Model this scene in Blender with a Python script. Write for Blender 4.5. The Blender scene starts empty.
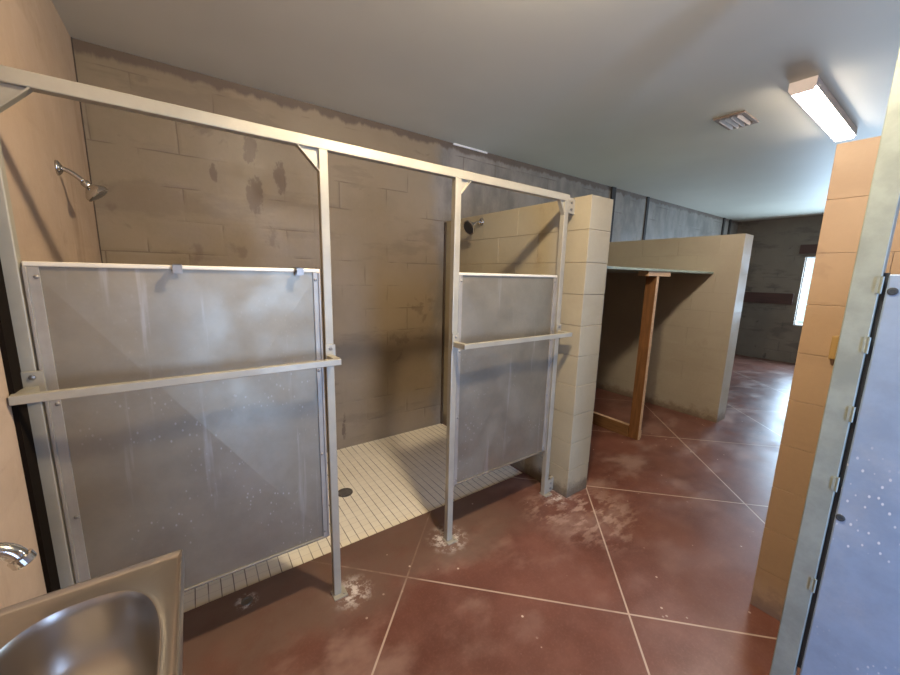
import bpy, bmesh, math, random
from mathutils import Vector, Matrix
random.seed(7)
SC = bpy.context.scene
COL = SC.collection
PI = math.pi

# ------------------------------------------------------------------ helpers
def tag(o, label=None, cat=None, group=None, kind=None):
    if label: o['label'] = label
    if cat: o['category'] = cat
    if group: o['group'] = group
    if kind: o['kind'] = kind
    return o

def link_mesh(name, bm, mat, parent=None, smooth=False, bevel=0.0, seg=2):
    bmesh.ops.recalc_face_normals(bm, faces=bm.faces)
    me = bpy.data.meshes.new(name)
    bm.to_mesh(me); bm.free()
    o = bpy.data.objects.new(name, me)
    COL.objects.link(o)
    if mat: me.materials.append(mat)
    if smooth:
        for p in me.polygons: p.use_smooth = True
    if bevel > 0:
        m = o.modifiers.new('bevel', 'BEVEL'); m.width = bevel; m.segments = seg
        m.limit_method = 'ANGLE'; m.angle_limit = math.radians(40)
        m.harden_normals = False
    if parent:
        o.parent = parent
        o.location = -Vector(parent.location)      # meshes are drawn in world coordinates
    return o

def thing(name, label, cat, loc, group=None):
    o = bpy.data.objects.new(name, None); COL.objects.link(o)
    o.empty_display_size = 0.05
    o.location = loc
    return tag(o, label, cat, group)

def part_of(o, parent, root):
    # reparent a mesh drawn in world coordinates under a part of the thing
    o.parent = parent
    return o

def box(bm, x0, x1, y0, y1, z0, z1):
    vs = [bm.verts.new(c) for c in ((x0,y0,z0),(x1,y0,z0),(x1,y1,z0),(x0,y1,z0),(x0,y0,z1),(x1,y0,z1),(x1,y1,z1),(x0,y1,z1))]
    for f in ((0,1,2,3),(4,5,6,7),(0,1,5,4),(1,2,6,5),(2,3,7,6),(3,0,4,7)):
        bm.faces.new([vs[i] for i in f])
    return vs

def B(*a):
    bm = bmesh.new(); box(bm, *a); return bm

def prism(bm, pts, d):
    # extrude polygon (list of Vector) by vector d
    d = Vector(d)
    a = [bm.verts.new(p) for p in pts]; b = [bm.verts.new(Vector(p)+d) for p in pts]
    n = len(pts)
    bm.faces.new(a); bm.faces.new(b[::-1])
    for i in range(n): bm.faces.new((a[i], a[(i+1)%n], b[(i+1)%n], b[i]))

def frame_for(d):
    d = d.normalized()
    u = Vector((0,0,1)) if abs(d.z) < 0.9 else Vector((1,0,0))
    a = d.cross(u).normalized(); b = d.cross(a).normalized()
    return a, b

def tube(bm, pts, r, n=20, caps=True):
    pts = [Vector(p) for p in pts]
    if not isinstance(r, (list, tuple)): r = [r]*len(pts)
    rings = []
    a = None
    for i, p in enumerate(pts):
        if i == 0: d = pts[1]-pts[0]
        elif i == len(pts)-1: d = pts[-1]-pts[-2]
        else: d = (pts[i+1]-pts[i]).normalized()+(pts[i]-pts[i-1]).normalized()
        d.normalize()
        if a is None: a, b = frame_for(d)
        else:
            a = (a - d*a.dot(d)).normalized(); b = d.cross(a).normalized()
        rings.append([bm.verts.new(p + (a*math.cos(2*PI*k/n)+b*math.sin(2*PI*k/n))*r[i]) for k in range(n)])
    for q, w in zip(rings, rings[1:]):
        for k in range(n): bm.faces.new((q[k], q[(k+1)%n], w[(k+1)%n], w[k]))
    if caps:
        bm.faces.new(rings[0]); bm.faces.new(rings[-1][::-1])
    return rings

def lathe(bm, origin, axis, prof, n=32):
    # prof: list of (distance along axis, radius)
    origin = Vector(origin); axis = Vector(axis).normalized(); a, b = frame_for(axis)
    rings = []
    for t, r in prof:
        c = origin + axis*t
        if r < 1e-5: rings.append([bm.verts.new(c)])
        else: rings.append([bm.verts.new(c+(a*math.cos(2*PI*k/n)+b*math.sin(2*PI*k/n))*r) for k in range(n)])
    for q, w in zip(rings, rings[1:]):
        for k in range(n):
            k2 = (k+1) % n
            if len(q) == 1 and len(w) == 1: continue
            if len(q) == 1: bm.faces.new((q[0], w[k2], w[k]))
            elif len(w) == 1: bm.faces.new((q[k], q[k2], w[0]))
            else: bm.faces.new((q[k], q[k2], w[k2], w[k]))
    for e in (rings[0], rings[-1]):
        if len(e) > 1: bm.faces.new(e)

def bez(p0, p1, p2, n=8):
    p0, p1, p2 = Vector(p0), Vector(p1), Vector(p2)
    return [(1-t)**2*p0+2*t*(1-t)*p1+t*t*p2 for t in [i/n for i in range(n+1)]]

# ------------------------------------------------------------------ materials
class NT:
    def __init__(s, name):
        s.m = bpy.data.materials.new(name); s.m.use_nodes = True
        s.t = s.m.node_tree; s.n = s.t.nodes; s.l = s.t.links
        s.b = s.n['Principled BSDF']
        s.pos = s.n.new('ShaderNodeNewGeometry').outputs['Position']
    def put(s, sock, v):
        if isinstance(v, bpy.types.NodeSocket): s.l.new(v, sock)
        else:
            if isinstance(v, (tuple, list)) and sock.type == 'RGBA' and len(v) == 3: v = (*v, 1)
            sock.default_value = v
    def math(s, op, a, b=0.0, c=None, clamp=False):
        n = s.n.new('ShaderNodeMath'); n.operation = op; n.use_clamp = clamp
        s.put(n.inputs[0], a); s.put(n.inputs[1], b)
        if c is not None: s.put(n.inputs[2], c)
        return n.outputs[0]
    def sep(s, v=None):
        n = s.n.new('ShaderNodeSeparateXYZ'); s.put(n.inputs[0], v or s.pos); return n.outputs
    def comb(s, x, y, z):
        n = s.n.new('ShaderNodeCombineXYZ')
        for i, v in enumerate((x, y, z)): s.put(n.inputs[i], v)
        return n.outputs[0]
    def scale(s, v, k):
        n = s.n.new('ShaderNodeVectorMath'); n.operation = 'MULTIPLY'
        s.put(n.inputs[0], v); n.inputs[1].default_value = k; return n.outputs[0]
    def add(s, v, k):
        n = s.n.new('ShaderNodeVectorMath'); n.operation = 'ADD'
        s.put(n.inputs[0], v); s.put(n.inputs[1], k); return n.outputs[0]
    def noise(s, sc, det=4, rough=0.55, v=None, dist=0.0):
        n = s.n.new('ShaderNodeTexNoise'); s.put(n.inputs['Vector'], v or s.pos)
        n.inputs['Scale'].default_value = sc; n.inputs['Detail'].default_value = det
        n.inputs['Roughness'].default_value = rough; n.inputs['Distortion'].default_value = dist
        return n.outputs[0]
    def voro(s, sc, v=None, feat='F1'):
        n = s.n.new('ShaderNodeTexVoronoi'); n.feature = feat; s.put(n.inputs['Vector'], v or s.pos)
        n.inputs['Scale'].default_value = sc; return n.outputs['Distance']
    def ss(s, v, a, b, lo=0.0, hi=1.0):
        n = s.n.new('ShaderNodeMapRange'); n.interpolation_type = 'SMOOTHSTEP'
        s.put(n.inputs[0], v); n.inputs[1].default_value = a; n.inputs[2].default_value = b
        n.inputs[3].default_value = lo; n.inputs[4].default_value = hi
        return n.outputs[0]
    def mix(s, f, a, b, op='MIX'):
        n = s.n.new('ShaderNodeMix'); n.data_type = 'RGBA'; n.blend_type = op
        s.put(n.inputs[0], f); s.put(n.inputs[6], a); s.put(n.inputs[7], b)
        return n.outputs[2]
    def brick(s, v, w, h, mortar, off=0.5, smooth=0.1):
        n = s.n.new('ShaderNodeTexBrick'); s.put(n.inputs['Vector'], v)
        n.inputs['Scale'].default_value = 1.0; n.inputs['Brick Width'].default_value = w
        n.inputs['Row Height'].default_value = h; n.inputs['Mortar Size'].default_value = mortar
        n.inputs['Mortar Smooth'].default_value = smooth
        n.offset = off; n.inputs['Color1'].default_value = (0,0,0,1); n.inputs['Color2'].default_value = (1,1,1,1)
        return n.outputs['Fac'], n.outputs['Color']
    def bump(s, h, strength=0.5, dist=0.01, prev=None):
        n = s.n.new('ShaderNodeBump'); n.inputs['Strength'].default_value = strength
        n.inputs['Distance'].default_value = dist; s.put(n.inputs['Height'], h)
        if prev: s.l.new(prev, n.inputs['Normal'])
        return n.outputs[0]
    def out(s, col=None, rough=None, metal=None, normal=None, spec=None):
        if col is not None: s.put(s.b.inputs['Base Color'], col)
        if rough is not None: s.put(s.b.inputs['Roughness'], rough)
        if metal is not None: s.put(s.b.inputs['Metallic'], metal)
        if normal is not None: s.put(s.b.inputs['Normal'], normal)
        if spec is not None: s.put(s.b.inputs['Specular IOR Level'], spec)
        return s.m

COURSE = 0.1952
def painted_block(name, plane, base, alt, patch, patch_amt, joint, joints=True, grey=None, band=None, jcov=(0.48, 0.64), foot=None, marks=None, drip=0.0):
    s = NT(name); x, y, z = s.sep()[:3]
    c = s.mix(s.ss(s.noise(1.6, 5), 0.35, 0.68), base, alt)
    fine = s.noise(45, 4, 0.7)
    c = s.mix(s.ss(fine, 0.3, 0.75, 0.0, 0.22), c, (alt[0]*1.25, alt[1]*1.25, alt[2]*1.25))
    # brushed-on streaks of a darker coat
    st = s.noise(1.0, 6, 0.6, s.scale(s.pos, (1.3, 1.3, 4.5)))
    c = s.mix(s.ss(st, 0.55, 0.63, 0.0, patch_amt*0.55), c, patch)
    pt = s.noise(2.6, 5, 0.62, s.add(s.pos, (3.1, 7.7, 1.3)), 0.4)
    c = s.mix(s.ss(pt, 0.62, 0.68, 0.0, patch_amt), c, patch)
    if grey:      # bare block, not painted, beyond x0
        x0, g = grey
        gm = s.ss(s.math('ADD', x, s.math('MULTIPLY', s.noise(2.5), 0.5)), x0+0.15, x0+0.35)
        gc = s.mix(s.ss(s.noise(3.0, 6, 0.65, s.scale(s.pos, (1.5, 1, .8))), 0.35, 0.68), g, tuple(v*1.6 for v in g))
        c = s.mix(gm, c, gc)
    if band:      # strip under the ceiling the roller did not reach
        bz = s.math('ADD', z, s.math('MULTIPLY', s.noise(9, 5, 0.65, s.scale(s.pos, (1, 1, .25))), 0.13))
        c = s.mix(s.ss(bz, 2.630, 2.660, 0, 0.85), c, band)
    if drip:
        dn = s.noise(5, 4, 0.6, s.scale(s.pos, (1.2, 1.2, 0.16)))
        c = s.mix(s.ss(dn, 0.56, 0.70, 0, drip), c, patch)
    if marks:     # patches where the coat has come off
        for (mx_, mz_, rx_, rz_) in marks:
            e = s.math('ADD', s.math('POWER', s.math('DIVIDE', s.math('SUBTRACT', x, mx_), rx_), 2.0), s.math('POWER', s.math('DIVIDE', s.math('SUBTRACT', z, mz_), rz_), 2.0))
            e = s.math('ADD', e, s.math('MULTIPLY', s.math('SUBTRACT', s.noise(13, 6, 0.75, s.scale(s.pos, (1.4, 1, .8))), 0.5), 5.5))
            c = s.mix(s.ss(e, 1.1, 0.4, 0, 0.75), c, (0.10, 0.062, 0.036))
    if foot:      # scuffed dirt near the floor
        fz = s.math('ADD', z, s.math('MULTIPLY', s.noise(9, 5, 0.7), 0.28))
        c = s.mix(s.ss(fz, 0.27, 0.15, 0, 0.9), c, foot)
    h = s.math('MULTIPLY', fine, 0.25)
    if joints:
        v = s.comb(x if plane == 'XZ' else y, z, 0.0)
        wob = s.noise(6, 3)
        v = s.add(v, s.comb(s.math('MULTIPLY', s.math('SUBTRACT', wob, 0.5), 0.012), s.math('MULTIPLY', s.math('SUBTRACT', s.noise(5, 3), 0.5), 0.012), 0.0))
        f, _ = s.brick(v, 0.39, COURSE, 0.0035)
        vis = s.ss(s.noise(3.2, 3, 0.5, s.add(s.pos, (9.2, 2.4, 5.5))), *jcov)
        jm = s.math('MULTIPLY', f, vis)
        c = s.mix(s.math('MULTIPLY', jm, 0.65), c, joint)
        f2, _ = s.brick(v, 0.39, COURSE, 0.02, smooth=1.0)
        h = s.math('SUBTRACT', h, s.math('MULTIPLY', f2, s.math('ADD', s.math('MULTIPLY', vis, 0.5), 0.12)))
        h = s.math('SUBTRACT', h, s.math('MULTIPLY', jm, 0.6))
    h = s.math('ADD', h, s.math('MULTIPLY', s.noise(7, 3), 0.35))
    return s.out(c, s.ss(s.noise(4, 3), 0.3, 0.7, 0.45, 0.7), 0.0, s.bump(h, 0.55, 0.006))

def steel(name, col, rough=0.4, metal=0.8, mottle=0.15, spots=0.0, blotch=0.0, streak=0.0):
    s = NT(name)
    n1 = s.noise(9, 5, 0.65)
    c = s.mix(s.ss(n1, 0.3, 0.7), tuple(v*(1-mottle) for v in col), tuple(min(1, v*(1+mottle)) for v in col))
    if blotch:
        c = s.mix(s.ss(s.noise(3.0, 6, 0.7), 0.52, 0.72, 0, blotch), c, (0.62, 0.60, 0.56))
    r = s.ss(s.noise(5, 5, 0.6), 0.3, 0.7, rough-0.08, rough+0.1)
    if streak:
        sn = s.noise(16, 4, 0.6, s.scale(s.pos, (1, 1, 0.06)))
        c = s.mix(s.ss(sn, 0.6, 0.72, 0, streak), c, (0.75, 0.74, 0.72))
    m = metal
    if spots:
        d = s.voro(62, s.scale(s.pos, (1, 1, 0.6)))
        sel = s.ss(s.noise(4.2, 3), 0.50, 0.62)
        sp = s.math('MULTIPLY', s.ss(d, 0.22, 0.12), sel)
        zz = s.sep()[2]
        sp = s.math('MULTIPLY', sp, s.ss(zz, 1.25, 0.8, 0.15, 1.0))
        sp = s.math('MULTIPLY', sp, spots)
        c = s.mix(sp, c, (0.8, 0.8, 0.78))
        m = s.math('SUBTRACT', metal, s.math('MULTIPLY', sp, metal*0.8))
        r = s.math('ADD', r, s.math('MULTIPLY', sp, 0.2))
    return s.out(c, r, m, s.bump(s.noise(30, 3), 0.06, 0.003))

def simple(name, col, rough=0.5, metal=0.0, var=0.1, sc=12):
    s = NT(name)
    c = s.mix(s.ss(s.noise(sc, 4), 0.3, 0.7), tuple(v*(1-var) for v in col), tuple(min(1, v*(1+var)) for v in col))
    return s.out(c, rough, metal)

def wood(name, dark, light, axis=2, rough=0.5):
    s = NT(name)
    k = [9, 9, 9]; k[axis] = 0.7
    g = s.noise(6, 6, 0.65, s.scale(s.pos, tuple(k)), 0.6)
    c = s.mix(s.ss(g, 0.3, 0.7), dark, light)
    return s.out(c, rough, 0.0, s.bump(g, 0.15, 0.003))

M = {}
TAN = (0.42, 0.325, 0.235); TAN2 = (0.36, 0.275, 0.195)
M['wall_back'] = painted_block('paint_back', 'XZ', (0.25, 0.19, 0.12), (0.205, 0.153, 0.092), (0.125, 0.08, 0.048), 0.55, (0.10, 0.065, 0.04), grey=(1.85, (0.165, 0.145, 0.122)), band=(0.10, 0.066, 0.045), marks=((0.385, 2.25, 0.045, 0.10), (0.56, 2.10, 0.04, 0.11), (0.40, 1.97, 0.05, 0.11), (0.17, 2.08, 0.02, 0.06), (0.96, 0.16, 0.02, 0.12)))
M['wall_left'] = painted_block('paint_left', 'YZ', (0.47, 0.35, 0.255), (0.42, 0.31, 0.22), (0.30, 0.205, 0.135), 0.3, (0.25, 0.17, 0.11), jcov=(0.6, 0.75), drip=0.55)
M['block'] = painted_block('paint_block', 'YZ', (0.335, 0.288, 0.192), (0.295, 0.25, 0.165), (0.23, 0.175, 0.118), 0.35, (0.12, 0.08, 0.05), joints=False, foot=(0.11, 0.08, 0.052))
M['block_far'] = painted_block('paint_block_far', 'YZ', (0.40, 0.355, 0.275), (0.36, 0.315, 0.24), (0.30, 0.245, 0.18), 0.3, (0.12, 0.08, 0.05), joints=False, foot=(0.18, 0.13, 0.09))
M['block_orange'] = painted_block('paint_block_orange', 'YZ', (0.33, 0.225, 0.135), (0.295, 0.197, 0.117), (0.22, 0.145, 0.09), 0.35, (0.12, 0.08, 0.05), joints=False, foot=(0.16, 0.10, 0.07))
M['mortar'] = simple('mortar', (0.27, 0.20, 0.135), 0.85)
M['wall_far'] = painted_block('paint_far', 'YZ', (0.19, 0.152, 0.115), (0.15, 0.12, 0.09), (0.055, 0.044, 0.034), 0.8, (0.05, 0.048, 0.045))
M['wall_front'] = painted_block('paint_front', 'XZ', TAN, TAN2, (0.28, 0.2, 0.13), 0.3, (0.2, 0.14, 0.09))

s = NT('ceiling_paint')
c = s.mix(s.ss(s.noise(0.9, 3), 0.3, 0.7), (0.61, 0.585, 0.485), (0.66, 0.635, 0.53))
M['ceiling'] = s.out(c, 0.55, 0.0, s.bump(s.noise(60, 3), 0.08, 0.002))

# stained and scored concrete
s = NT('stained_concrete'); x, y, z = s.sep()[:3]
base = s.mix(s.ss(s.noise(1.6, 3, 0.5), 0.25, 0.75), (0.090, 0.030, 0.019), (0.152, 0.057, 0.039))
base = s.mix(s.ss(s.noise(7.0, 3, 0.6, s.add(s.pos, (4.2, 1.1, 0))), 0.35, 0.85, 0, 0.5), base, (0.20, 0.092, 0.066))
base = s.mix(s.ss(s.noise(90, 3, 0.6), 0.45, 0.8, 0, 0.22), base, (0.24, 0.13, 0.095))
def near(px, py, r0, r1):
    d = s.math('SQRT', s.math('ADD', s.math('POWER', s.math('SUBTRACT', x, px), 2.0), s.math('POWER', s.math('SUBTRACT', y, py), 2.0)))
    return s.ss(d, r1, r0)
wear = s.noise(2.6, 4, 0.6, s.add(s.scale(s.pos, (1.0, 1.5, 1)), (1.7, 0.4, 0)))
nearw = s.ss(s.math('ABSOLUTE', s.math('SUBTRACT', y, 1.35)), 0.75, 0.05)
base = s.mix(s.math('MULTIPLY', s.ss(wear, 0.47, 0.70), s.math('ADD', s.math('MULTIPLY', nearw, 0.60), 0.12)), base, (0.27, 0.165, 0.125))
film = s.math('MULTIPLY', s.math('MULTIPLY', s.ss(s.math('ADD', y, s.math('MULTIPLY', s.noise(3, 4), 0.4)), 1.42, 1.62), s.ss(x, 1.9, 1.3)), s.ss(s.noise(6, 6, 0.7), 0.25, 0.6, 0.35, 0.8))
scf = s.math('MAXIMUM', near(1.95, 1.18, 0.05, 0.42), near(1.75, 1.35, 0.02, 0.25))
base = s.mix(s.math('MULTIPLY', s.math('MULTIPLY', scf, s.ss(s.noise(11, 5, 0.65, s.scale(s.pos, (0.6, 1.4, 1))), 0.47, 0.60)), 0.6), base, (0.42, 0.29, 0.225))
base = s.mix(film, base, (0.135, 0.085, 0.062))
# pale mineral splashes at the feet of the posts
spl = s.math('MAXIMUM', near(0.50, 1.45, 0.02, 0.12), s.math('MAXIMUM', near(1.07, 1.49, 0.03, 0.14), s.math('MAXIMUM', near(1.92, 1.42, 0.02, 0.13), near(0.09, 1.665, 0.03, 0.055))))
spn = s.ss(s.noise(24, 5, 0.7), 0.46, 0.60)
base = s.mix(s.math('MULTIPLY', s.math('MULTIPLY', spl, spn), 0.85), base, (0.62, 0.56, 0.50))
# little crumbs
cr = s.math('MULTIPLY', s.ss(s.voro(13), 0.085, 0.055), s.ss(s.noise(3.3, 3), 0.5, 0.6))
base = s.mix(s.math('MULTIPLY', cr, 0.75), base, (0.60, 0.50, 0.42))
def score(v, off):
    t = s.math('FRACT', s.math('ADD', s.math('DIVIDE', s.math('SUBTRACT', v, off), 1.447), 10.5))
    return s.math('MULTIPLY', s.math('ABSOLUTE', s.math('SUBTRACT', t, 0.5)), 1.447/1.414)
dl = s.math('MINIMUM', score(s.math('SUBTRACT', y, x), 0.63), score(s.math('ADD', x, y), 2.135))
line = s.math('MULTIPLY', s.ss(dl, 0.0050, 0.0030), s.math('SUBTRACT', 1.0, s.math('MULTIPLY', film, 1.15), clamp=True))
base = s.mix(s.math('MULTIPLY', line, s.ss(s.noise(4, 3), 0.25, 0.5, 0.55, 0.9)), base, (0.43, 0.33, 0.255))
rg = s.ss(s.noise(3.5, 5, 0.6), 0.3, 0.7, 0.29, 0.38)
rg = s.math('ADD', rg, s.math('MULTIPLY', s.ss(wear, 0.47, 0.70), 0.12))
bh = s.math('SUBTRACT', s.math('MULTIPLY', s.noise(5, 2), 0.25), line)
M['floor'] = s.out(base, rg, 0.0, s.bump(bh, 0.12, 0.004), 0.5)

# small square mosaic tiles
s = NT('mosaic_tile'); x, y, z = s.sep()[:3]
v = s.comb(s.math('ADD', y, 0.0116), s.math('ADD', x, 0.0496), 0.0)
f, colr = s.brick(v, 0.0508, 0.0508, 0.0016, 0.0)
tile = s.mix(s.ss(s.noise(2.2, 5), 0.3, 0.7), (0.87, 0.80, 0.65), (0.82, 0.75, 0.60))
tile = s.mix(s.math('MULTIPLY', colr, 0.12), tile, (0.55, 0.46, 0.33))
# the seams that run front to back are dirtier than the cross seams
gx = s.math('ABSOLUTE', s.math('SUBTRACT', s.math('FRACT', s.math('ADD', s.math('DIVIDE', s.math('ADD', x, 0.0496), 0.0508), 20.0)), 0.5))
gxm = s.math('MULTIPLY', s.ss(gx, 0.445, 0.468), s.ss(s.noise(5, 4), 0.35, 0.55, 0.35, 1.0))
tile = s.mix(s.math('MULTIPLY', f, 0.30), tile, (0.30, 0.22, 0.15))
tile = s.mix(s.math('MULTIPLY', gxm, 0.85), tile, (0.13, 0.085, 0.055))
M['tile'] = s.out(tile, 0.38, 0.0, s.bump(s.math('MULTIPLY', f, -1.0), 0.4, 0.002))

M['frame'] = steel('frame_metal', (0.39, 0.36, 0.285), 0.45, 0.4, 0.06)
M['panel'] = steel('galvanised_sheet', (0.30, 0.262, 0.195), 0.50, 0.8, 0.06, spots=0.28, blotch=0.06, streak=0.22)
M['flange'] = steel('flange_metal', (0.36, 0.33, 0.28), 0.45, 0.5, 0.08)
M['trim_strip'] = steel('panel_edge', (0.72, 0.66, 0.53), 0.45, 0.3, 0.05)
M['stall'] = steel('stall_metal', (0.27, 0.365, 0.50), 0.42, 0.35, 0.08, spots=0.6, blotch=0.15)  # blue of the daylight is put into this base colour
M['stall_post'] = steel('stall_post_metal', (0.27, 0.31, 0.28), 0.45, 0.35, 0.14)
M['stainless'] = NT('stainless').out((0.44, 0.41, 0.38), 0.33, 1.0)
M['chrome'] = steel('chrome', (0.55, 0.53, 0.50), 0.14, 1.0, 0.02)
M['black'] = simple('black_rubber', (0.02, 0.017, 0.015), 0.6)
M['joint'] = simple('dark_joint', (0.03, 0.024, 0.02), 0.8)
M['gap_shade'] = NT('painted_gap_shade').out((0.010, 0.007, 0.005), 1.0, 0.0, None, 0.05)  # shade between post and wall, put into a near-black colour
M['bolt'] = steel('bolt_metal', (0.30, 0.28, 0.25), 0.45, 0.8)
M['hinge_dark'] = simple('hinge_gap', (0.04, 0.05, 0.06), 0.5, 0.3)
M['drain'] = steel('drain_metal', (0.16, 0.14, 0.115), 0.5, 0.6)
M['wood_post'] = wood('stud_wood', (0.15, 0.065, 0.022), (0.25, 0.115, 0.042), 2)
M['wood_light'] = wood('lit_pale_wood', (0.45, 0.30, 0.18), (0.56, 0.39, 0.25), 0)  # pale wood; lit fronts of stud and top block put into its colour
M['mustard'] = wood('mustard_wood', (0.24, 0.15, 0.045), (0.32, 0.20, 0.07), 2)
M['wood_plate'] = wood('plate_wood', (0.15, 0.075, 0.03), (0.24, 0.12, 0.05), 1)
M['board_red'] = wood('red_board', (0.045, 0.017, 0.013), (0.075, 0.028, 0.02), 1)
M['shelf'] = simple('shelf_paint', (0.26, 0.33, 0.29), 0.5)
M['white_paint'] = simple('white_enamel', (0.80, 0.72, 0.68), 0.4, 0, 0.03)
M['vent'] = steel('vent_metal', (0.30, 0.22, 0.165), 0.5, 0.3)
M['vent_slat'] = steel('vent_slat', (0.42, 0.33, 0.26), 0.45, 0.2)
M['vent_dark'] = simple('vent_dark', (0.03, 0.025, 0.02), 0.8)
M['white_trim'] = simple('white_trim', (0.75, 0.74, 0.70), 0.5)
M['window_frame'] = simple('window_white', (0.75, 0.77, 0.76), 0.4)
M['ground'] = simple('ground_outside', (0.60, 0.62, 0.58), 0.9)

def emit(name, col, st):
    s = NT(name)
    s.put(s.b.inputs['Base Color'], (0.8, 0.8, 0.8)); s.put(s.b.inputs['Emission Color'], col); s.b.inputs['Emission Strength'].default_value = st
    return s.m
M['lamp'] = emit('lamp_diffuser', (1.0, 0.86, 0.74), 52.0)
M['dome'] = emit('dome_diffuser', (1.0, 0.815, 0.57), 960.0)

s = NT('window_glass')
s.n.remove(s.b)
tr = s.n.new('ShaderNodeBsdfTransparent'); gl = s.n.new('ShaderNodeBsdfGlossy'); gl.inputs['Roughness'].default_value = 0.05
tr.inputs[0].default_value = (0.92, 1.0, 0.97, 1)
mx = s.n.new('ShaderNodeMixShader'); mx.inputs[0].default_value = 0.06
s.l.new(tr.outputs[0], mx.inputs[1]); s.l.new(gl.outputs[0], mx.inputs[2])
s.l.new(mx.outputs[0], s.n['Material Output'].inputs[0])
M['glass'] = s.m

# ------------------------------------------------------------------ room shell
XL, YB, ZC, XF, YF = -0.412, 2.88, 2.635, 9.0, -1.60
TY = 1.75                      # front edge of the shower tiles
PX0, PX1 = 1.957, 2.18         # shower partition
T = 0.20

def struct(name, bm, mat, **k):
    o = link_mesh(name, bm, mat, **k); o['kind'] = 'structure'; return o

bm = bmesh.new()
box(bm, XL-T, XF+T, YF-T, TY, -0.2, 0.0)
box(bm, PX0, XF+T, TY, YB+T, -0.2, 0.0)
struct('floor', bm, M['floor'])
struct('floor_shower', B(XL-T, PX0, TY, YB+T, -0.2, -0.012), M['tile'])
struct('ceiling', B(XL-T, XF+T, YF-T, YB+T, ZC, ZC+0.15), M['ceiling'])
struct('wall_back', B(XL-T, XF+T, YB, YB+T, -0.012, ZC), M['wall_back'])
struct('wall_left', B(XL-T, XL, YF, YB, -0.012, ZC), M['wall_left'])
# far wall with a window
WY0, WY1, WZ0, WZ1 = 0.30, 1.80, 0.70, 1.93
bm = bmesh.new()
box(bm, XF, XF+T, WY1, YB, 0, ZC); box(bm, XF, XF+T, YF, WY0, 0, ZC)
box(bm, XF, XF+T, WY0, WY1, 0, WZ0); box(bm, XF, XF+T, WY0, WY1, WZ1, ZC)
struct('wall_far', bm, M['wall_far'])
bm = bmesh.new()
fx0, fx1 = XF+0.05, XF+0.10
box(bm, fx0, fx1, WY1-0.02, WY1, WZ0, WZ1); box(bm, fx0, fx1, WY0, WY0+0.02, WZ0, WZ1)
box(bm, fx0, fx1, WY0+0.02, WY1-0.02, WZ0, WZ0+0.02); box(bm, fx0, fx1, WY0+0.02, WY1-0.02, WZ1-0.02, WZ1)
box(bm, fx0, fx1, 1.03, 1.07, WZ0+0.02, WZ1-0.02)
w1 = struct('window_1', bm, M['window_frame'])
for a, b in ((WY0+0.02, 1.03), (1.07, WY1-0.02)):
    p = link_mesh('pane', B(XF+0.07, XF+0.076, a, b, WZ0+0.02, WZ1-0.02), M['glass']); p.parent = w1
# wall behind the camera: open doorway near, wide window farther on
DX0, DX1, DZ = 0.30, 1.10, 2.05
VX0, VX1, VZ0, VZ1 = 5.6, 7.8, 0.9, 2.1
bm = bmesh.new()
box(bm, XL-T, DX0, YF-T, YF, 0, ZC); box(bm, DX0, DX1, YF-T, YF, DZ, ZC); box(bm, DX1, VX0, YF-T, YF, 0, ZC)
box(bm, VX0, VX1, YF-T, YF, 0, VZ0); box(bm, VX0, VX1, YF-T, YF, VZ1, ZC); box(bm, VX1, XF+T, YF-T, YF, 0, ZC)
struct('wall_front', bm, M['wall_front'])
bm = bmesh.new()
for a, b in ((VX0, VX0+0.04), (VX1-0.04, VX1), (6.68, 6.72)): box(bm, a, b, YF-0.12, YF-0.06, VZ0, VZ1)
box(bm, VX0, VX1, YF-0.119, YF-0.061, VZ0, VZ0+0.04); box(bm, VX0, VX1, YF-0.119, YF-0.061, VZ1-0.04, VZ1)
struct('window_2', bm, M['window_frame'])
bm = bmesh.new()
box(bm, DX0, DX0+0.04, YF-T, YF, 0, DZ); box(bm, DX1-0.04, DX1, YF-T, YF, 0, DZ); box(bm, DX0+0.04, DX1-0.04, YF-T, YF, DZ-0.04, DZ)
struct('door_1', bm, M['window_frame'])
struct('ground', B(-14, 22, -16, 12, -0.35, -0.21), M['ground'])

# block partitions: every block bevelled, laid in running bond on a mortar core
def block_wall(name, x0, x1, y0, y1, courses, ch, mat, bev=0.003):
    bm = bmesh.new()
    L = 0.392
    for k in range(courses):
        z0 = k*ch; z1 = z0+ch
        off = 0 if k % 2 == 0 else -L/2
        y = y0
        first = True
        while y < y1-1e-4:
            e = y + (L/2 if (first and k % 2) else L)
            e = min(e, y1)
            if y1-e < 0.06: e = y1
            g = 0.0008 if bev > 0.002 else 0.0003
            j = [random.uniform(-0.0012, 0.0012) for _ in range(4)]
            if bev < 0.002: j = [q*0.3 for q in j]
            vs = box(bm, x0+j[0], x1+j[1], y+(0 if first else g)+j[2]*(1 if first else 0), e-(0 if e >= y1 else g), z0+(g if k else 0), z1-(g if k < courses-1 else 0))
            y = e; first = False
    o = link_mesh(name, bm, mat, bevel=bev, seg=2); o['kind'] = 'structure'
    c = link_mesh('mortar', B(x0+0.005, x1-0.005, y0+0.005, y1, 0, courses*ch-0.004), M['mortar']); c.parent = o
    return o
block_wall('wall_shower', PX0, PX1, 1.362, YB, 10, COURSE, M['block'])
block_wall('wall_dressing', 4.40, 4.62, 1.335, YB, 10, 0.1925, M['block_far'], 0.0012)
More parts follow.
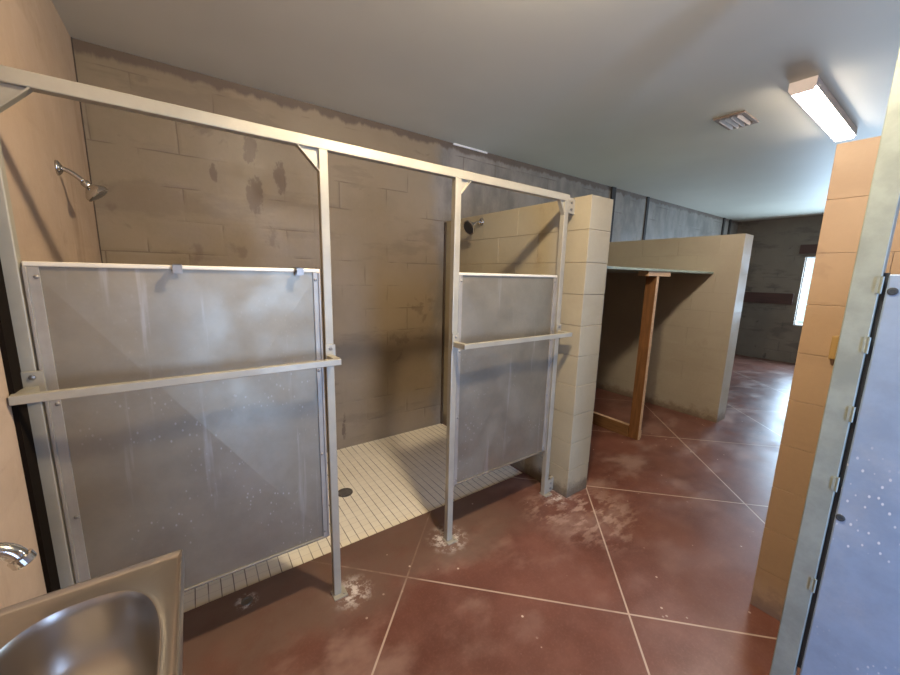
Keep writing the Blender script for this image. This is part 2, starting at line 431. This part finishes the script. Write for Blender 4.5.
# the stall wall runs the other way: lay it mirrored
def block_wall_m(name, x0, x1, yend, yfar, courses, ch, mat):
    bm = bmesh.new(); L = 0.392; g = 0.0004
    for k in range(courses):
        y = yend; first = True
        while y > yfar+1e-4:
            e = max(y-(L/2 if (first and k % 2) else L), yfar)
            box(bm, x0+random.uniform(-.001, .001), x1, e+g, y-(0 if first else g), k*ch+(g if k else 0), (k+1)*ch-(g if k < courses-1 else 0))
            y = e; first = False
    o = link_mesh(name, bm, mat, bevel=0.0018); o['kind'] = 'structure'
    c = link_mesh('mortar', B(x0+0.005, x1-0.005, yfar, yend-0.005, 0, courses*ch-0.004), M['mortar']); c.parent = o
block_wall_m('wall_stall', 2.0, 2.2, 0.372, YF, 10, 0.198, M['block_orange'])

# dark vertical strips and joints
struct('gap_shade_strip', B(XL, XL+0.010, 1.398, 1.464, 0.0, 2.05), M['gap_shade'])  # shaded slit beside the left post, painted as a near-black strip
M['joint_brown'] = simple('brown_joint', (0.075, 0.052, 0.033), 0.8)
struct('trim_2', B(PX0-0.016, PX0-0.002, YB-0.022, YB-0.002, -0.010, 1.94), M['joint_brown'])
struct('trim_3', B(4.53, 4.62, YB-0.02, YB, 1.93, ZC), M['joint'])
struct('trim_4', B(5.43, 5.49, YB-0.012, YB, 0, ZC), M['joint'])
struct('trim_5', B(8.22, 8.28, YB-0.02, YB, 0, ZC), M['joint'])
struct('trim_6', B(8.52, 8.58, YB-0.02, YB, 0, ZC), M['joint'])
struct('trim_7', B(2.02, 2.42, YB-0.010, YB, ZC-0.014, ZC), M['white_trim'])
struct('trim_8', B(XL+0.001, XL+0.006, YB-0.006, YB-0.001, -0.01, ZC), M['joint_brown'])

# ------------------------------------------------------------------ shower front frame
PY0, PY1 = 1.465, 1.500
ZR0, ZR1 = 1.918, 1.957
root = thing('shower_enclosure', 'pale metal shower frame: long top rail on four square posts before the tiled floor', 'frame', (0.85, 1.48, 0))
bm = B(XL, 1.892, PY0, PY1, ZR0, ZR1)
link_mesh('top_rail', bm, M['frame'], root, bevel=0.003)
posts = [(XL, -0.374, 0.0), (0.423, 0.456, 0.0), (1.050, 1.085, 0.0), (1.853, 1.889, 0.0)]
for a, b, z0 in posts:
    link_mesh('post', B(a, b, PY0+0.001, PY1-0.001, 0.004, ZR0+0.002), M['frame'], root, bevel=0.003)
for a, b, z0 in posts[1:]:
    bm = B(a-0.006, b+0.022, PY0-0.022, PY1+0.004, 0.0, 0.005)
    lathe(bm, (b+0.011, PY0-0.008, 0.005), (0, 0, 1), [(0, 0.007), (0.005, 0.007), (0.005, 0.0)], 6)
    link_mesh('foot_plate', bm, M['frame'], root)
def gusset(xa, sgn, w=0.075, h=0.078):
    bm = bmesh.new()
    y0 = PY0+0.012
    prism(bm, [(xa, y0, ZR0), (xa+sgn*w, y0, ZR0), (xa, y0, ZR0-h)], (0, 0.004, 0))
    # folded lip along the slanting edge
    d = Vector((sgn*w, 0, h)); n = Vector((-h*sgn, 0, w)).normalized()*0.005
    p = [Vector((xa, y0-0.010, ZR0-h)), Vector((xa+sgn*w, y0-0.010, ZR0)), Vector((xa+sgn*w, y0-0.010, ZR0))+n*0.8, Vector((xa, y0-0.010, ZR0-h))+n*0.8]
    prism(bm, p, (0, 0.026, 0))
    link_mesh('gusset', bm, M['frame'], root)
gusset(-0.374, 1); gusset(0.423, -1); gusset(1.085, 1, 0.06, 0.07); gusset(1.853, -1, 0.045, 0.08)
# plates that bolt the last post to the block wall
for z0, z1, bz in ((1.852, 1.940, (1.915, 1.875)), (0.01, 0.10, (0.075, 0.035))):
    bm = B(1.8895, 1.930, PY0+0.002, PY0+0.008, z0, z1)
    box(bm, 1.924, 1.930, PY0+0.008, PY0+0.030, z0, z1)
    box(bm, 1.930, PX0+0.001, PY0+0.012, PY0+0.030, z0, z1)
    pl = link_mesh('wall_bracket', bm, M['frame'], root)
    for q in bz:
        bm = bmesh.new(); lathe(bm, (1.912, PY0+0.002, q), (0, -1, 0), [(0, 0.008), (0.006, 0.008), (0.006, 0)], 6)
        bo = link_mesh('bolt', bm, M['bolt']); bo.parent = pl

# ------------------------------------------------------------------ sheet metal panels
def panel(label, xa, xb, z0, z1, hooks):
    yc = 1.487
    r = thing('metal_panel', label, 'panel', ((xa+xb)/2, yc, z0), 'sheet metal panels in the shower frame')
    # cross-broken sheet: creases run from the corners to a slightly raised centre
    bm = bmesh.new(); bul = 0.016
    nx, nz = 24, 24
    g = []
    for i in range(nx+1):
        row = []
        for j in range(nz+1):
            u = i/nx*2-1; w = j/nz*2-1
            h = (1-max(abs(u), abs(w)))*bul + 0.0012*math.sin(5*u+2*w)*(1-abs(w))
            row.append(bm.verts.new((xa+(xb-xa)*i/nx, yc-h, z0+(z1-z0)*j/nz)))
        g.append(row)
    for i in range(nx):
        for j in range(nz):
            a, b, c, d = g[i][j], g[i+1][j], g[i+1][j+1], g[i][j+1]
            if (i-nx/2+0.5)*(j-nz/2+0.5) > 0: bm.faces.new((a, b, c)); bm.faces.new((a, c, d))
            else: bm.faces.new((a, b, d)); bm.faces.new((b, c, d))
    bmesh.ops.recalc_face_normals(bm, faces=bm.faces)
    sh = link_mesh('sheet', bm, M['panel'], r)
    so = sh.modifiers.new('solid', 'SOLIDIFY'); so.thickness = 0.004; so.offset = 0
    link_mesh('top_edge', B(xa-0.004, xb+0.004, yc-0.011, yc+0.011, z1-0.002, z1+0.012), M['trim_strip'], r, bevel=0.003)
    link_mesh('bottom_edge', B(xa, xb, yc-0.008, yc+0.008, z0-0.006, z0+0.004), M['panel'], r, bevel=0.002)
    for a, b in ((xa, xa+0.026), (xb-0.022, xb)):
        bm = B(a, b, yc-0.0095, yc-0.003, z0+0.004, z1-0.002)
        if a == xa: box(bm, a-0.003, a+0.004, yc-0.020, yc-0.0095, z0+0.004, z1-0.002)
        else: box(bm, b-0.004, b+0.003, yc-0.016, yc-0.0095, z0+0.004, z1-0.002)
        fl = link_mesh('edge_flange', bm, M['flange'], r, bevel=0.001)
        for k in range(4):
            zz = z1-0.03-k*(z1-z0-0.06)/3
            bm = bmesh.new()
            lathe(bm, ((a+b)/2+(0.006 if a == xa else -0.003), yc-0.0095, zz), (0, -1, 0), [(0, 0.006), (0.002, 0.0055), (0.004, 0.003), (0.0045, 0)], 12)
            rv = link_mesh('rivet', bm, M['bolt']); rv.parent = fl
    for hx in hooks:
        bm = bmesh.new()
        box(bm, hx-0.012, hx+0.012, yc-0.016, yc+0.015, z1+0.012, z1+0.016)
        box(bm, hx-0.012, hx+0.012, yc-0.045, yc-0.016, z1+0.008, z1+0.013)
        box(bm, hx-0.012, hx+0.012, yc-0.016, yc-0.0125, z1-0.015, z1+0.016)
        box(bm, hx-0.012, hx+0.012, yc-0.048, yc-0.0445, z1-0.012, z1+0.013)
        link_mesh('hook', bm, M['bolt'], r)
    return r
panel('wide grey sheet metal shower panel with two small hooks on its top edge', -0.366, 0.410, 0.314, 1.468, (-0.033, 0.333))
panel('narrower grey sheet metal panel beside the block pillar, second from the left wall', 1.089, 1.838, 0.326, 1.470, ())

# ------------------------------------------------------------------ grab bars
def grab_bar(label, xa, xb, ret_l, ret_r, plates):
    r = thing('grab_bar', label, 'grab bar', ((xa+xb)/2, 1.385, 1.12), 'grab bars across the shower bays')
    z0, z1 = 1.112, 1.137
    link_mesh('bar', B(xa, xb, 1.372, 1.392, z0, z1), M['frame'], r, bevel=0.002)
    for (x0, x1, xm0, xm1) in (ret_l, ret_r):
        bm = bmesh.new()
        pts = [(xm0, 1.4585, z0), (xm1, 1.4585, z0), (x1, 1.3922, z0), (x0, 1.3922, z0)]
        prism(bm, pts, (0, 0, z1-z0))
        link_mesh('return_arm', bm, M['frame'], r)
    for (a, b) in plates:
        bm = B(a, b, 1.4585, 1.4645, 1.095, 1.18)
        p = link_mesh('mount_plate', bm, M['frame'], r, bevel=0.001)
        bm = bmesh.new(); lathe(bm, ((a+b)/2, 1.4585, 1.163), (0, -1, 0), [(0, 0.008), (0.004, 0.007), (0.006, 0.0)], 10)
        bo = link_mesh('bolt', bm, M['bolt']); bo.parent = p
grab_bar('long pale grab bar crossing the wide panel of the left shower bay', -0.408, 0.455, (-0.408, -0.382, -0.398, -0.372), (0.430, 0.455, 0.424, 0.449), [(-0.404, -0.360), (0.420, 0.460)])
grab_bar('short pale grab bar crossing the narrower panel, beside the block pillar', 1.060, 1.892, (1.060, 1.084, 1.052, 1.076), (1.868, 1.892, 1.862, 1.886), [(1.048, 1.088), (1.850, 1.892)])

# ------------------------------------------------------------------ shower heads
def shower(label, base, out, drop, side=0.0, size=1.0, tilt=0.9, blackface=False):
    base = Vector(base); o = Vector((out, 0, 0)); sg = 1 if out > 0 else -1
    r = thing('shower', label, 'shower head', base, 'wall shower heads')
    bm = bmesh.new(); lathe(bm, base, (sg, 0, 0), [(0, 0.030), (0.006, 0.029), (0.014, 0.018), (0.016, 0.012)], 28)
    link_mesh('wall_flange', bm, M['chrome'], r, smooth=True)
    tip = base + Vector((out, side, -drop))
    dirn = Vector((sg*tilt, 0, -1)).normalized()
    pts = bez(base+Vector((sg*0.012, 0, 0)), base+Vector((out*0.55, side*0.5, -drop*0.1)), tip, 10)
    bm = bmesh.new(); tube(bm, pts, 0.0095, 16)
    link_mesh('arm', bm, M['chrome'], r, smooth=True)
    d = (pts[-1]-pts[-2]).normalized()
    d = (d*0.5+dirn*0.7).normalized()
    k = size
    bm = bmesh.new()
    lathe(bm, tip-d*0.004, d, [(0, 0.011), (0.004, 0.015*k), (0.016, 0.015*k), (0.022, 0.014*k), (0.030, 0.022*k), (0.048, 0.040*k), (0.056, 0.044*k), (0.066, 0.044*k), (0.068, 0.041*k), (0.066, 0.038*k)], 36)
    hd = link_mesh('head', bm, M['chrome'], r, smooth=True)
    hd.modifiers.new('e', 'EDGE_SPLIT').split_angle = math.radians(45)
    bm = bmesh.new(); lathe(bm, tip+d*0.0625, d, [(0, 0.0385*k), (0.003, 0.036*k), (0.004, 0.0)], 36)
    f = link_mesh('spray_face', bm, M['black'] if blackface else M['bolt']); f.parent = hd
    return r
shower('chrome shower head on the left wall above the wide panel', (XL, 2.215, 1.862), 0.075, 0.045, 0.0, 1.0, 0.9)
shower('chrome shower head with a round black face on the block partition wall', (PX0-0.004, 2.36, 1.895), -0.085, 0.03, -0.01, 1.32, 2.2, True)

# ------------------------------------------------------------------ sink and tap
def superell(cx, cy, a, b, n, t):
    c, s_ = math.cos(t), math.sin(t)
    return cx+a*math.copysign(abs(c)**(2/n), c), cy+b*math.copysign(abs(s_)**(2/n), s_)
r = thing('sink', 'stainless steel hand sink with an oval bowl, fixed to the left wall', 'sink', (XL+0.17, 0.68, 0.80))
SX0, SX1, SY0, SY1, SZ = XL, -0.064, 0.415, 0.930, 0.846
bm = bmesh.new(); N = 96
def rectpt(t, inset):
    # point on the rim outline (back corners chamfered)
    hx = (SX1-SX0)/2-inset; hy = (SY1-SY0)/2-inset; cx = (SX0+SX1)/2; cy = (SY0+SY1)/2
    c, s_ = math.cos(t), math.sin(t)
    k = min(hx/abs(c) if abs(c) > 1e-9 else 9, hy/abs(s_) if abs(s_) > 1e-9 else 9)
    px, py = c*k, s_*k
    ch = 0.06
    if px < 0:
        ov = (abs(px)+abs(py))-(hx+hy-ch)
        if ov > 0:
            q = (hx+hy-ch)/(abs(px)+abs(py)); px *= q; py *= q
    return cx+px, cy+py
BX, BY, BA, BBB = -0.213, 0.662, 0.120, 0.212
corner = [math.atan2(sy*(SY1-SY0)/2, sx*(SX1-SX0)/2) for sx, sy in ((1, 1), (-1, 1), (-1, -1), (1, -1))]
ts = [2*PI*k/N for k in range(N)]
for cn in corner:
    cn = cn % (2*PI); i = min(range(N), key=lambda k: abs(ts[k]-cn)); ts[i] = cn
rings = []
for inset, z in ((0.0, SZ-0.040), (0.0, SZ+0.003), (0.001, SZ+0.005), (0.0035, SZ+0.005), (0.0055, SZ+0.002), (0.009, SZ-0.002), (0.012, SZ-0.003)):
    rings.append([bm.verts.new((*rectpt(t, inset), z)) for t in ts])
for k_, z in ((1.05, SZ-0.003), (1.025, SZ-0.0005), (1.008, SZ-0.001), (0.995, SZ-0.006), (0.98, SZ-0.02), (0.955, SZ-0.06), (0.90, SZ-0.10), (0.80, SZ-0.125), (0.6, SZ-0.135), (0.35, SZ-0.142), (0.10, SZ-0.146)):
    rings.append([bm.verts.new((*superell(BX, BY, BA*k_, BBB*k_, 2.7 if k_ > 0.7 else 2.2, t), z)) for t in ts])
for q, w in zip(rings, rings[1:]):
    for k in range(N): bm.faces.new((q[k], q[(k+1) % N], w[(k+1) % N], w[k]))
bm.faces.new(rings[-1])
o = link_mesh('basin', bm, M['stainless'], r, smooth=True)
o.modifiers.new('e', 'EDGE_SPLIT').split_angle = math.radians(50)
bm = bmesh.new(); lathe(bm, (BX, BY, SZ-0.1465), (0, 0, 1), [(0, 0.030), (0.004, 0.028), (0.0045, 0.020), (0.002, 0.018), (0.002, 0)], 24)
link_mesh('strainer', bm, M['chrome'], r, smooth=True)
bm = bmesh.new(); tube(bm, [(BX, BY, SZ-0.15), (BX, BY, 0.52)]+bez((BX, BY, 0.50), (BX, BY, 0.44), (BX-0.06, BY, 0.44), 5)+[(XL, BY, 0.44)], 0.019, 16)
link_mesh('waste_pipe', bm, M['chrome'], r, smooth=True)
r = thing('tap', 'chrome tap spout reaching over the steel sink from the left wall', 'tap', (XL, 0.735, 1.055))
ty = 0.735
pts = [Vector((XL+0.004, ty, 1.076)), Vector((-0.34, ty, 1.080)), Vector((-0.294, ty, 1.079))]+bez((-0.284, ty, 1.078), (-0.243, ty, 1.075), (-0.235, ty, 1.050), 8)
bm = bmesh.new(); tube(bm, pts, 0.0105, 20); link_mesh('spout', bm, M['chrome'], r, smooth=True)
d = (pts[-1]-pts[-2]).normalized()
bm = bmesh.new(); lathe(bm, pts[-1]-d*0.003, d, [(0, 0.0105), (0.001, 0.0135), (0.011, 0.0135), (0.013, 0.012), (0.012, 0.009), (0.008, 0.009)], 24)
link_mesh('nozzle', bm, M['chrome'], r)
bm = bmesh.new(); lathe(bm, (XL, ty, 1.078), (1, 0, 0), [(0, 0.028), (0.006, 0.027), (0.012, 0.014)], 24)
link_mesh('wall_flange', bm, M['chrome'], r, smooth=True)

# ------------------------------------------------------------------ floor fittings
bm = bmesh.new()
lathe(bm, (0.744, 2.249, -0.012), (0, 0, 1), [(0, 0.052), (0.004, 0.051), (0.005, 0.044), (0.003, 0.043), (0.003, 0)], 36)
fd = thing('floor_drain', 'round dark floor drain in the tiled shower floor', 'drain', (0.744, 2.249, -0.012))
link_mesh('rim', bm, M['drain'], fd)
bm = bmesh.new()
for k in range(-3, 4):
    w = math.sqrt(0.042**2-(k*0.0115)**2)
    box(bm, 0.744-w, 0.744+w, 2.249+k*0.0115-0.0025, 2.249+k*0.0115+0.0025, -0.0095, -0.006)
link_mesh('grate', bm, M['bolt'], fd)
bm = bmesh.new()
lathe(bm, (0.091, 1.665, 0.0), (0, 0, 1), [(0, 0.024), (0.003, 0.023), (0.003, 0.016), (0.001, 0.015), (0.001, 0)], 28)
tag(link_mesh('pipe_plug', bm, M['drain']), 'small dark round plug ringed with white on the red floor by the tile edge', 'plug')

# ------------------------------------------------------------------ lights and vent on the ceiling
lf = thing('ceiling_light', 'long lit strip light with a wrap diffuser on the ceiling', 'ceiling light', (3.62, 0.73, ZC))
lx0, lx1, ly0, ly1 = 3.0, 4.23, 0.69, 0.81
bm = bmesh.new()
prism(bm, [(lx0+0.012, ly0, ZC-0.001), (lx0+0.012, ly1, ZC-0.001), (lx0+0.012, ly1, ZC-0.0495), (lx0+0.012, ly0, ZC-0.0495)], (lx1-lx0-0.024, 0, 0))
link_mesh('housing', bm, M['white_paint'], lf)
def prof(i):  # wrap-around profile
    return [(ly0+i, ZC-0.050), (ly0+0.010+i, ZC-0.066+i), (ly1-0.010-i, ZC-0.066+i), (ly1-i, ZC-0.050)]
bm = bmesh.new(); prism(bm, [(lx0+0.012, a, b) for a, b in prof(0.002)], (lx1-lx0-0.024, 0, 0))
link_mesh('diffuser', bm, M['lamp'], lf)
for xx in (lx0, lx1-0.012):
    bm = bmesh.new(); prism(bm, [(xx, a, b) for a, b in [(ly0-0.002, ZC-0.001), (ly0-0.002, ZC-0.046), (ly0+0.012, ZC-0.069), (ly1-0.012, ZC-0.069), (ly1+0.002, ZC-0.046), (ly1+0.002, ZC-0.001)]], (0.012, 0, 0))
    link_mesh('end_cap', bm, M['white_paint'], lf)
LX, LY = 0.90, 0.66
df = thing('ceiling_lamp', 'round lit dome lamp on the ceiling over the sink aisle', 'ceiling lamp', (LX, LY, ZC))
bm = bmesh.new(); lathe(bm, (LX, LY, ZC), (0, 0, -1), [(0, 0.10), (0.02, 0.10), (0.022, 0.08)], 40)
link_mesh('base', bm, M['white_paint'], df)
bm = bmesh.new(); lathe(bm, (LX, LY, ZC-0.022), (0, 0, -1), [(0.0, 0.072), (0.022, 0.072), (0.045, 0.058), (0.060, 0.032), (0.065, 0)], 40)
link_mesh('dome', bm, M['dome'], df, smooth=True)

vt = thing('ceiling_vent', 'small brown louvred air vent in the ceiling beside the strip light', 'vent', (3.36, 1.185, ZC))
vx0, vx1, vy0, vy1 = 3.215, 3.510, 1.09, 1.28
bm = bmesh.new(); zt = ZC-0.001; w = 0.024
box(bm, vx0, vx1, vy0, vy0+w, zt-0.010, zt); box(bm, vx0, vx1, vy1-w, vy1, zt-0.010, zt)
box(bm, vx0, vx0+w+0.02, vy0+w, vy1-w, zt-0.010, zt); box(bm, vx1-w-0.02, vx1, vy0+w, vy1-w, zt-0.010, zt)
link_mesh('frame', bm, M['vent'], vt, bevel=0.002)
link_mesh('duct', B(vx0+w, vx1-w, vy0+w, vy1-w, zt-0.002, zt), M['vent_dark'], vt)
for k in range(4):
    y0 = vy0+w+0.010+k*0.036
    bm = bmesh.new(); prism(bm, [(vx0+w, y0, zt-0.003), (vx0+w, y0+0.003, zt-0.003), (vx0+w, y0+0.019, zt-0.022), (vx0+w, y0+0.016, zt-0.022)], (vx1-vx0-2*w, 0, 0))
    link_mesh('louver', bm, M['vent_slat'], vt)

# ------------------------------------------------------------------ dressing bay: shelf on a stud frame
SHY, SHZ = 1.555, 1.559
bm = B(PX1+0.002, 4.398, SHY, YB-0.002, SHZ-0.02, SHZ)
tag(link_mesh('shelf', bm, M['shelf'], bevel=0.002), 'deep pale green edged shelf between the two block partitions', 'shelf')
wf = thing('timber_support', 'brown timber stud frame standing under the shelf', 'wooden support', (3.28, 1.61, 0))
link_mesh('stud', B(3.262, 3.300, 1.570, 1.660, 0.0, SHZ-0.062), M['wood_post'], wf, bevel=0.002)
link_mesh('lit_face', B(3.2625, 3.2995, 1.566, 1.570, 0.001, SHZ-0.063), M['wood_light'], wf)  # lit front of the stud, painted as a paler strip
link_mesh('bottom_plate', B(3.246, 3.284, 1.6605, YB-0.004, 0.0, 0.115), M['wood_plate'], wf, bevel=0.002)
link_mesh('plate_top', B(3.247, 3.283, 1.661, YB-0.005, 0.115, 0.120), M['wood_light'], wf)
link_mesh('top_block', B(3.115, 3.50, 1.566, 1.655, SHZ-0.0615, SHZ-0.021), M['wood_light'], wf, bevel=0.002)
link_mesh('foot_block', B(3.3005, 3.345, 1.58, 1.62, 0.0, 0.075), M['wood_light'], wf, bevel=0.002)

# ------------------------------------------------------------------ toilet stall post and door in the right foreground
K = 1.6/1.35
sx = 1.60
st = thing('stall_door', 'grey metal stall door, tinted with daylight blue, hung on a tall steel post, right foreground', 'door', (sx, 0.18, 0))
py0, py1 = 0.126*K+0.003, 0.1785*K
link_mesh('post', B(sx, sx+0.045, py0, py1, 0.0, ZC-0.001), M['stall_post'], st, bevel=0.003)
def zz(z): return 1.47+(z-1.47)*K
dz1 = zz(1.495)
link_mesh('hinge_strip', B(sx+0.012, sx+0.030, py0-0.011, py0-0.0005, 0.16, dz1+0.004), M['hinge_dark'], st)
bm = B(sx+0.002, sx+0.028, -0.62, py0-0.0115, 0.14, dz1)
dr = link_mesh('door_leaf', bm, M['stall'], st, bevel=0.004)
for z in (1.469, 1.322, 1.143, 0.949, 0.642):
    z = zz(z)
    bm = B(sx-0.003, sx, py0+0.001, py0+0.009, z-0.022, z+0.022)
    tube(bm, [(sx-0.002, py0-0.002, z-0.024), (sx-0.002, py0-0.002, z+0.024)], 0.003, 12)
    link_mesh('hinge_leaf', bm, M['stall_post'], st)
for (yy, z) in ((0.108, 1.455), (0.109, 0.862)):
    bm = bmesh.new(); lathe(bm, (sx+0.002, yy*K, zz(z)), (-1, 0, 0), [(0, 0.011), (0.003, 0.0105), (0.004, 0.006), (0.003, 0.0055), (0.003, 0)], 18)
    b_ = link_mesh('bolt', bm, M['hinge_dark']); b_.parent = dr
bm = B(2.0-0.022, 2.0+0.002, 0.235, 0.280, 1.185, 1.275)
tag(link_mesh('wooden_block', bm, M['mustard'], bevel=0.003), 'small yellowish wooden block fixed to the orange brown wall behind the steel post', 'block')

# ------------------------------------------------------------------ boards on the far wall
tag(link_mesh('rail_board', B(XF-0.03, XF-0.001, 1.86, YB-0.005, 1.07, 1.27), M['board_red'], bevel=0.004), 'horizontal dark red board along the dark far wall left of the window', 'board')
tag(link_mesh('lintel_board', B(XF-0.035, XF-0.001, 0.2, 1.89, 1.985, 2.14), M['board_red'], bevel=0.004), 'dark red board over the bright far window', 'board')

# ------------------------------------------------------------------ daylight
W = bpy.data.worlds.new('World'); SC.world = W; W.use_nodes = True
bg = W.node_tree.nodes['Background']; bg.inputs[0].default_value = (0.80, 0.93, 1.0, 1); bg.inputs[1].default_value = 1.7
def area(name, loc, rot, sx_, sy_, e, col, spread=180):
    l = bpy.data.lights.new(name, 'AREA'); l.shape = 'RECTANGLE'; l.size = sx_; l.size_y = sy_; l.energy = e; l.color = col
    l.spread = math.radians(spread)
    o = bpy.data.objects.new(name, l); COL.objects.link(o); o.location = loc; o.rotation_euler = rot
    return o
area('daylight_doorway', ((DX0+DX1)/2-0.05, YF-T-0.26, 1.02), (PI/2, 0, math.radians(-32)), 0.72, 1.95, 68, (0.36, 0.56, 1.0), 125)
area('daylight_window', ((VX0+VX1)/2, YF-T-0.05, 1.5), (PI/2, 0, 0), VX1-VX0, VZ1-VZ0, 28, (0.55, 0.72, 1.0))
area('daylight_far', (XF+T+0.05, (WY0+WY1)/2, (WZ0+WZ1)/2), (0, PI/2, 0), WZ1-WZ0, WY1-WY0, 210, (0.60, 0.71, 1.0))

# ------------------------------------------------------------------ camera
cam = bpy.data.cameras.new('camera'); co = bpy.data.objects.new('camera', cam); COL.objects.link(co)
cam.sensor_fit = 'HORIZONTAL'; cam.sensor_width = 36; cam.lens = 14.5615; cam.clip_start = 0.02
R = ((0.81847684, -0.5740819, 0.02292669), (-0.07914779, -0.15218648, -0.9851776), (0.56906176, 0.80453045, -0.16999842))
X = Vector(R[0]); Y = -Vector(R[1]); Z = -Vector(R[2])
m = Matrix((X, Y, Z)).transposed().to_4x4(); m.translation = Vector((0, 0, 1.47))
co.matrix_world = m
SC.camera = co

SC.view_settings.view_transform = 'Standard'; SC.view_settings.look = 'None'
SC.view_settings.gamma = 1.0; SC.view_settings.use_curve_mapping = False
SC.view_settings.exposure = 0.0
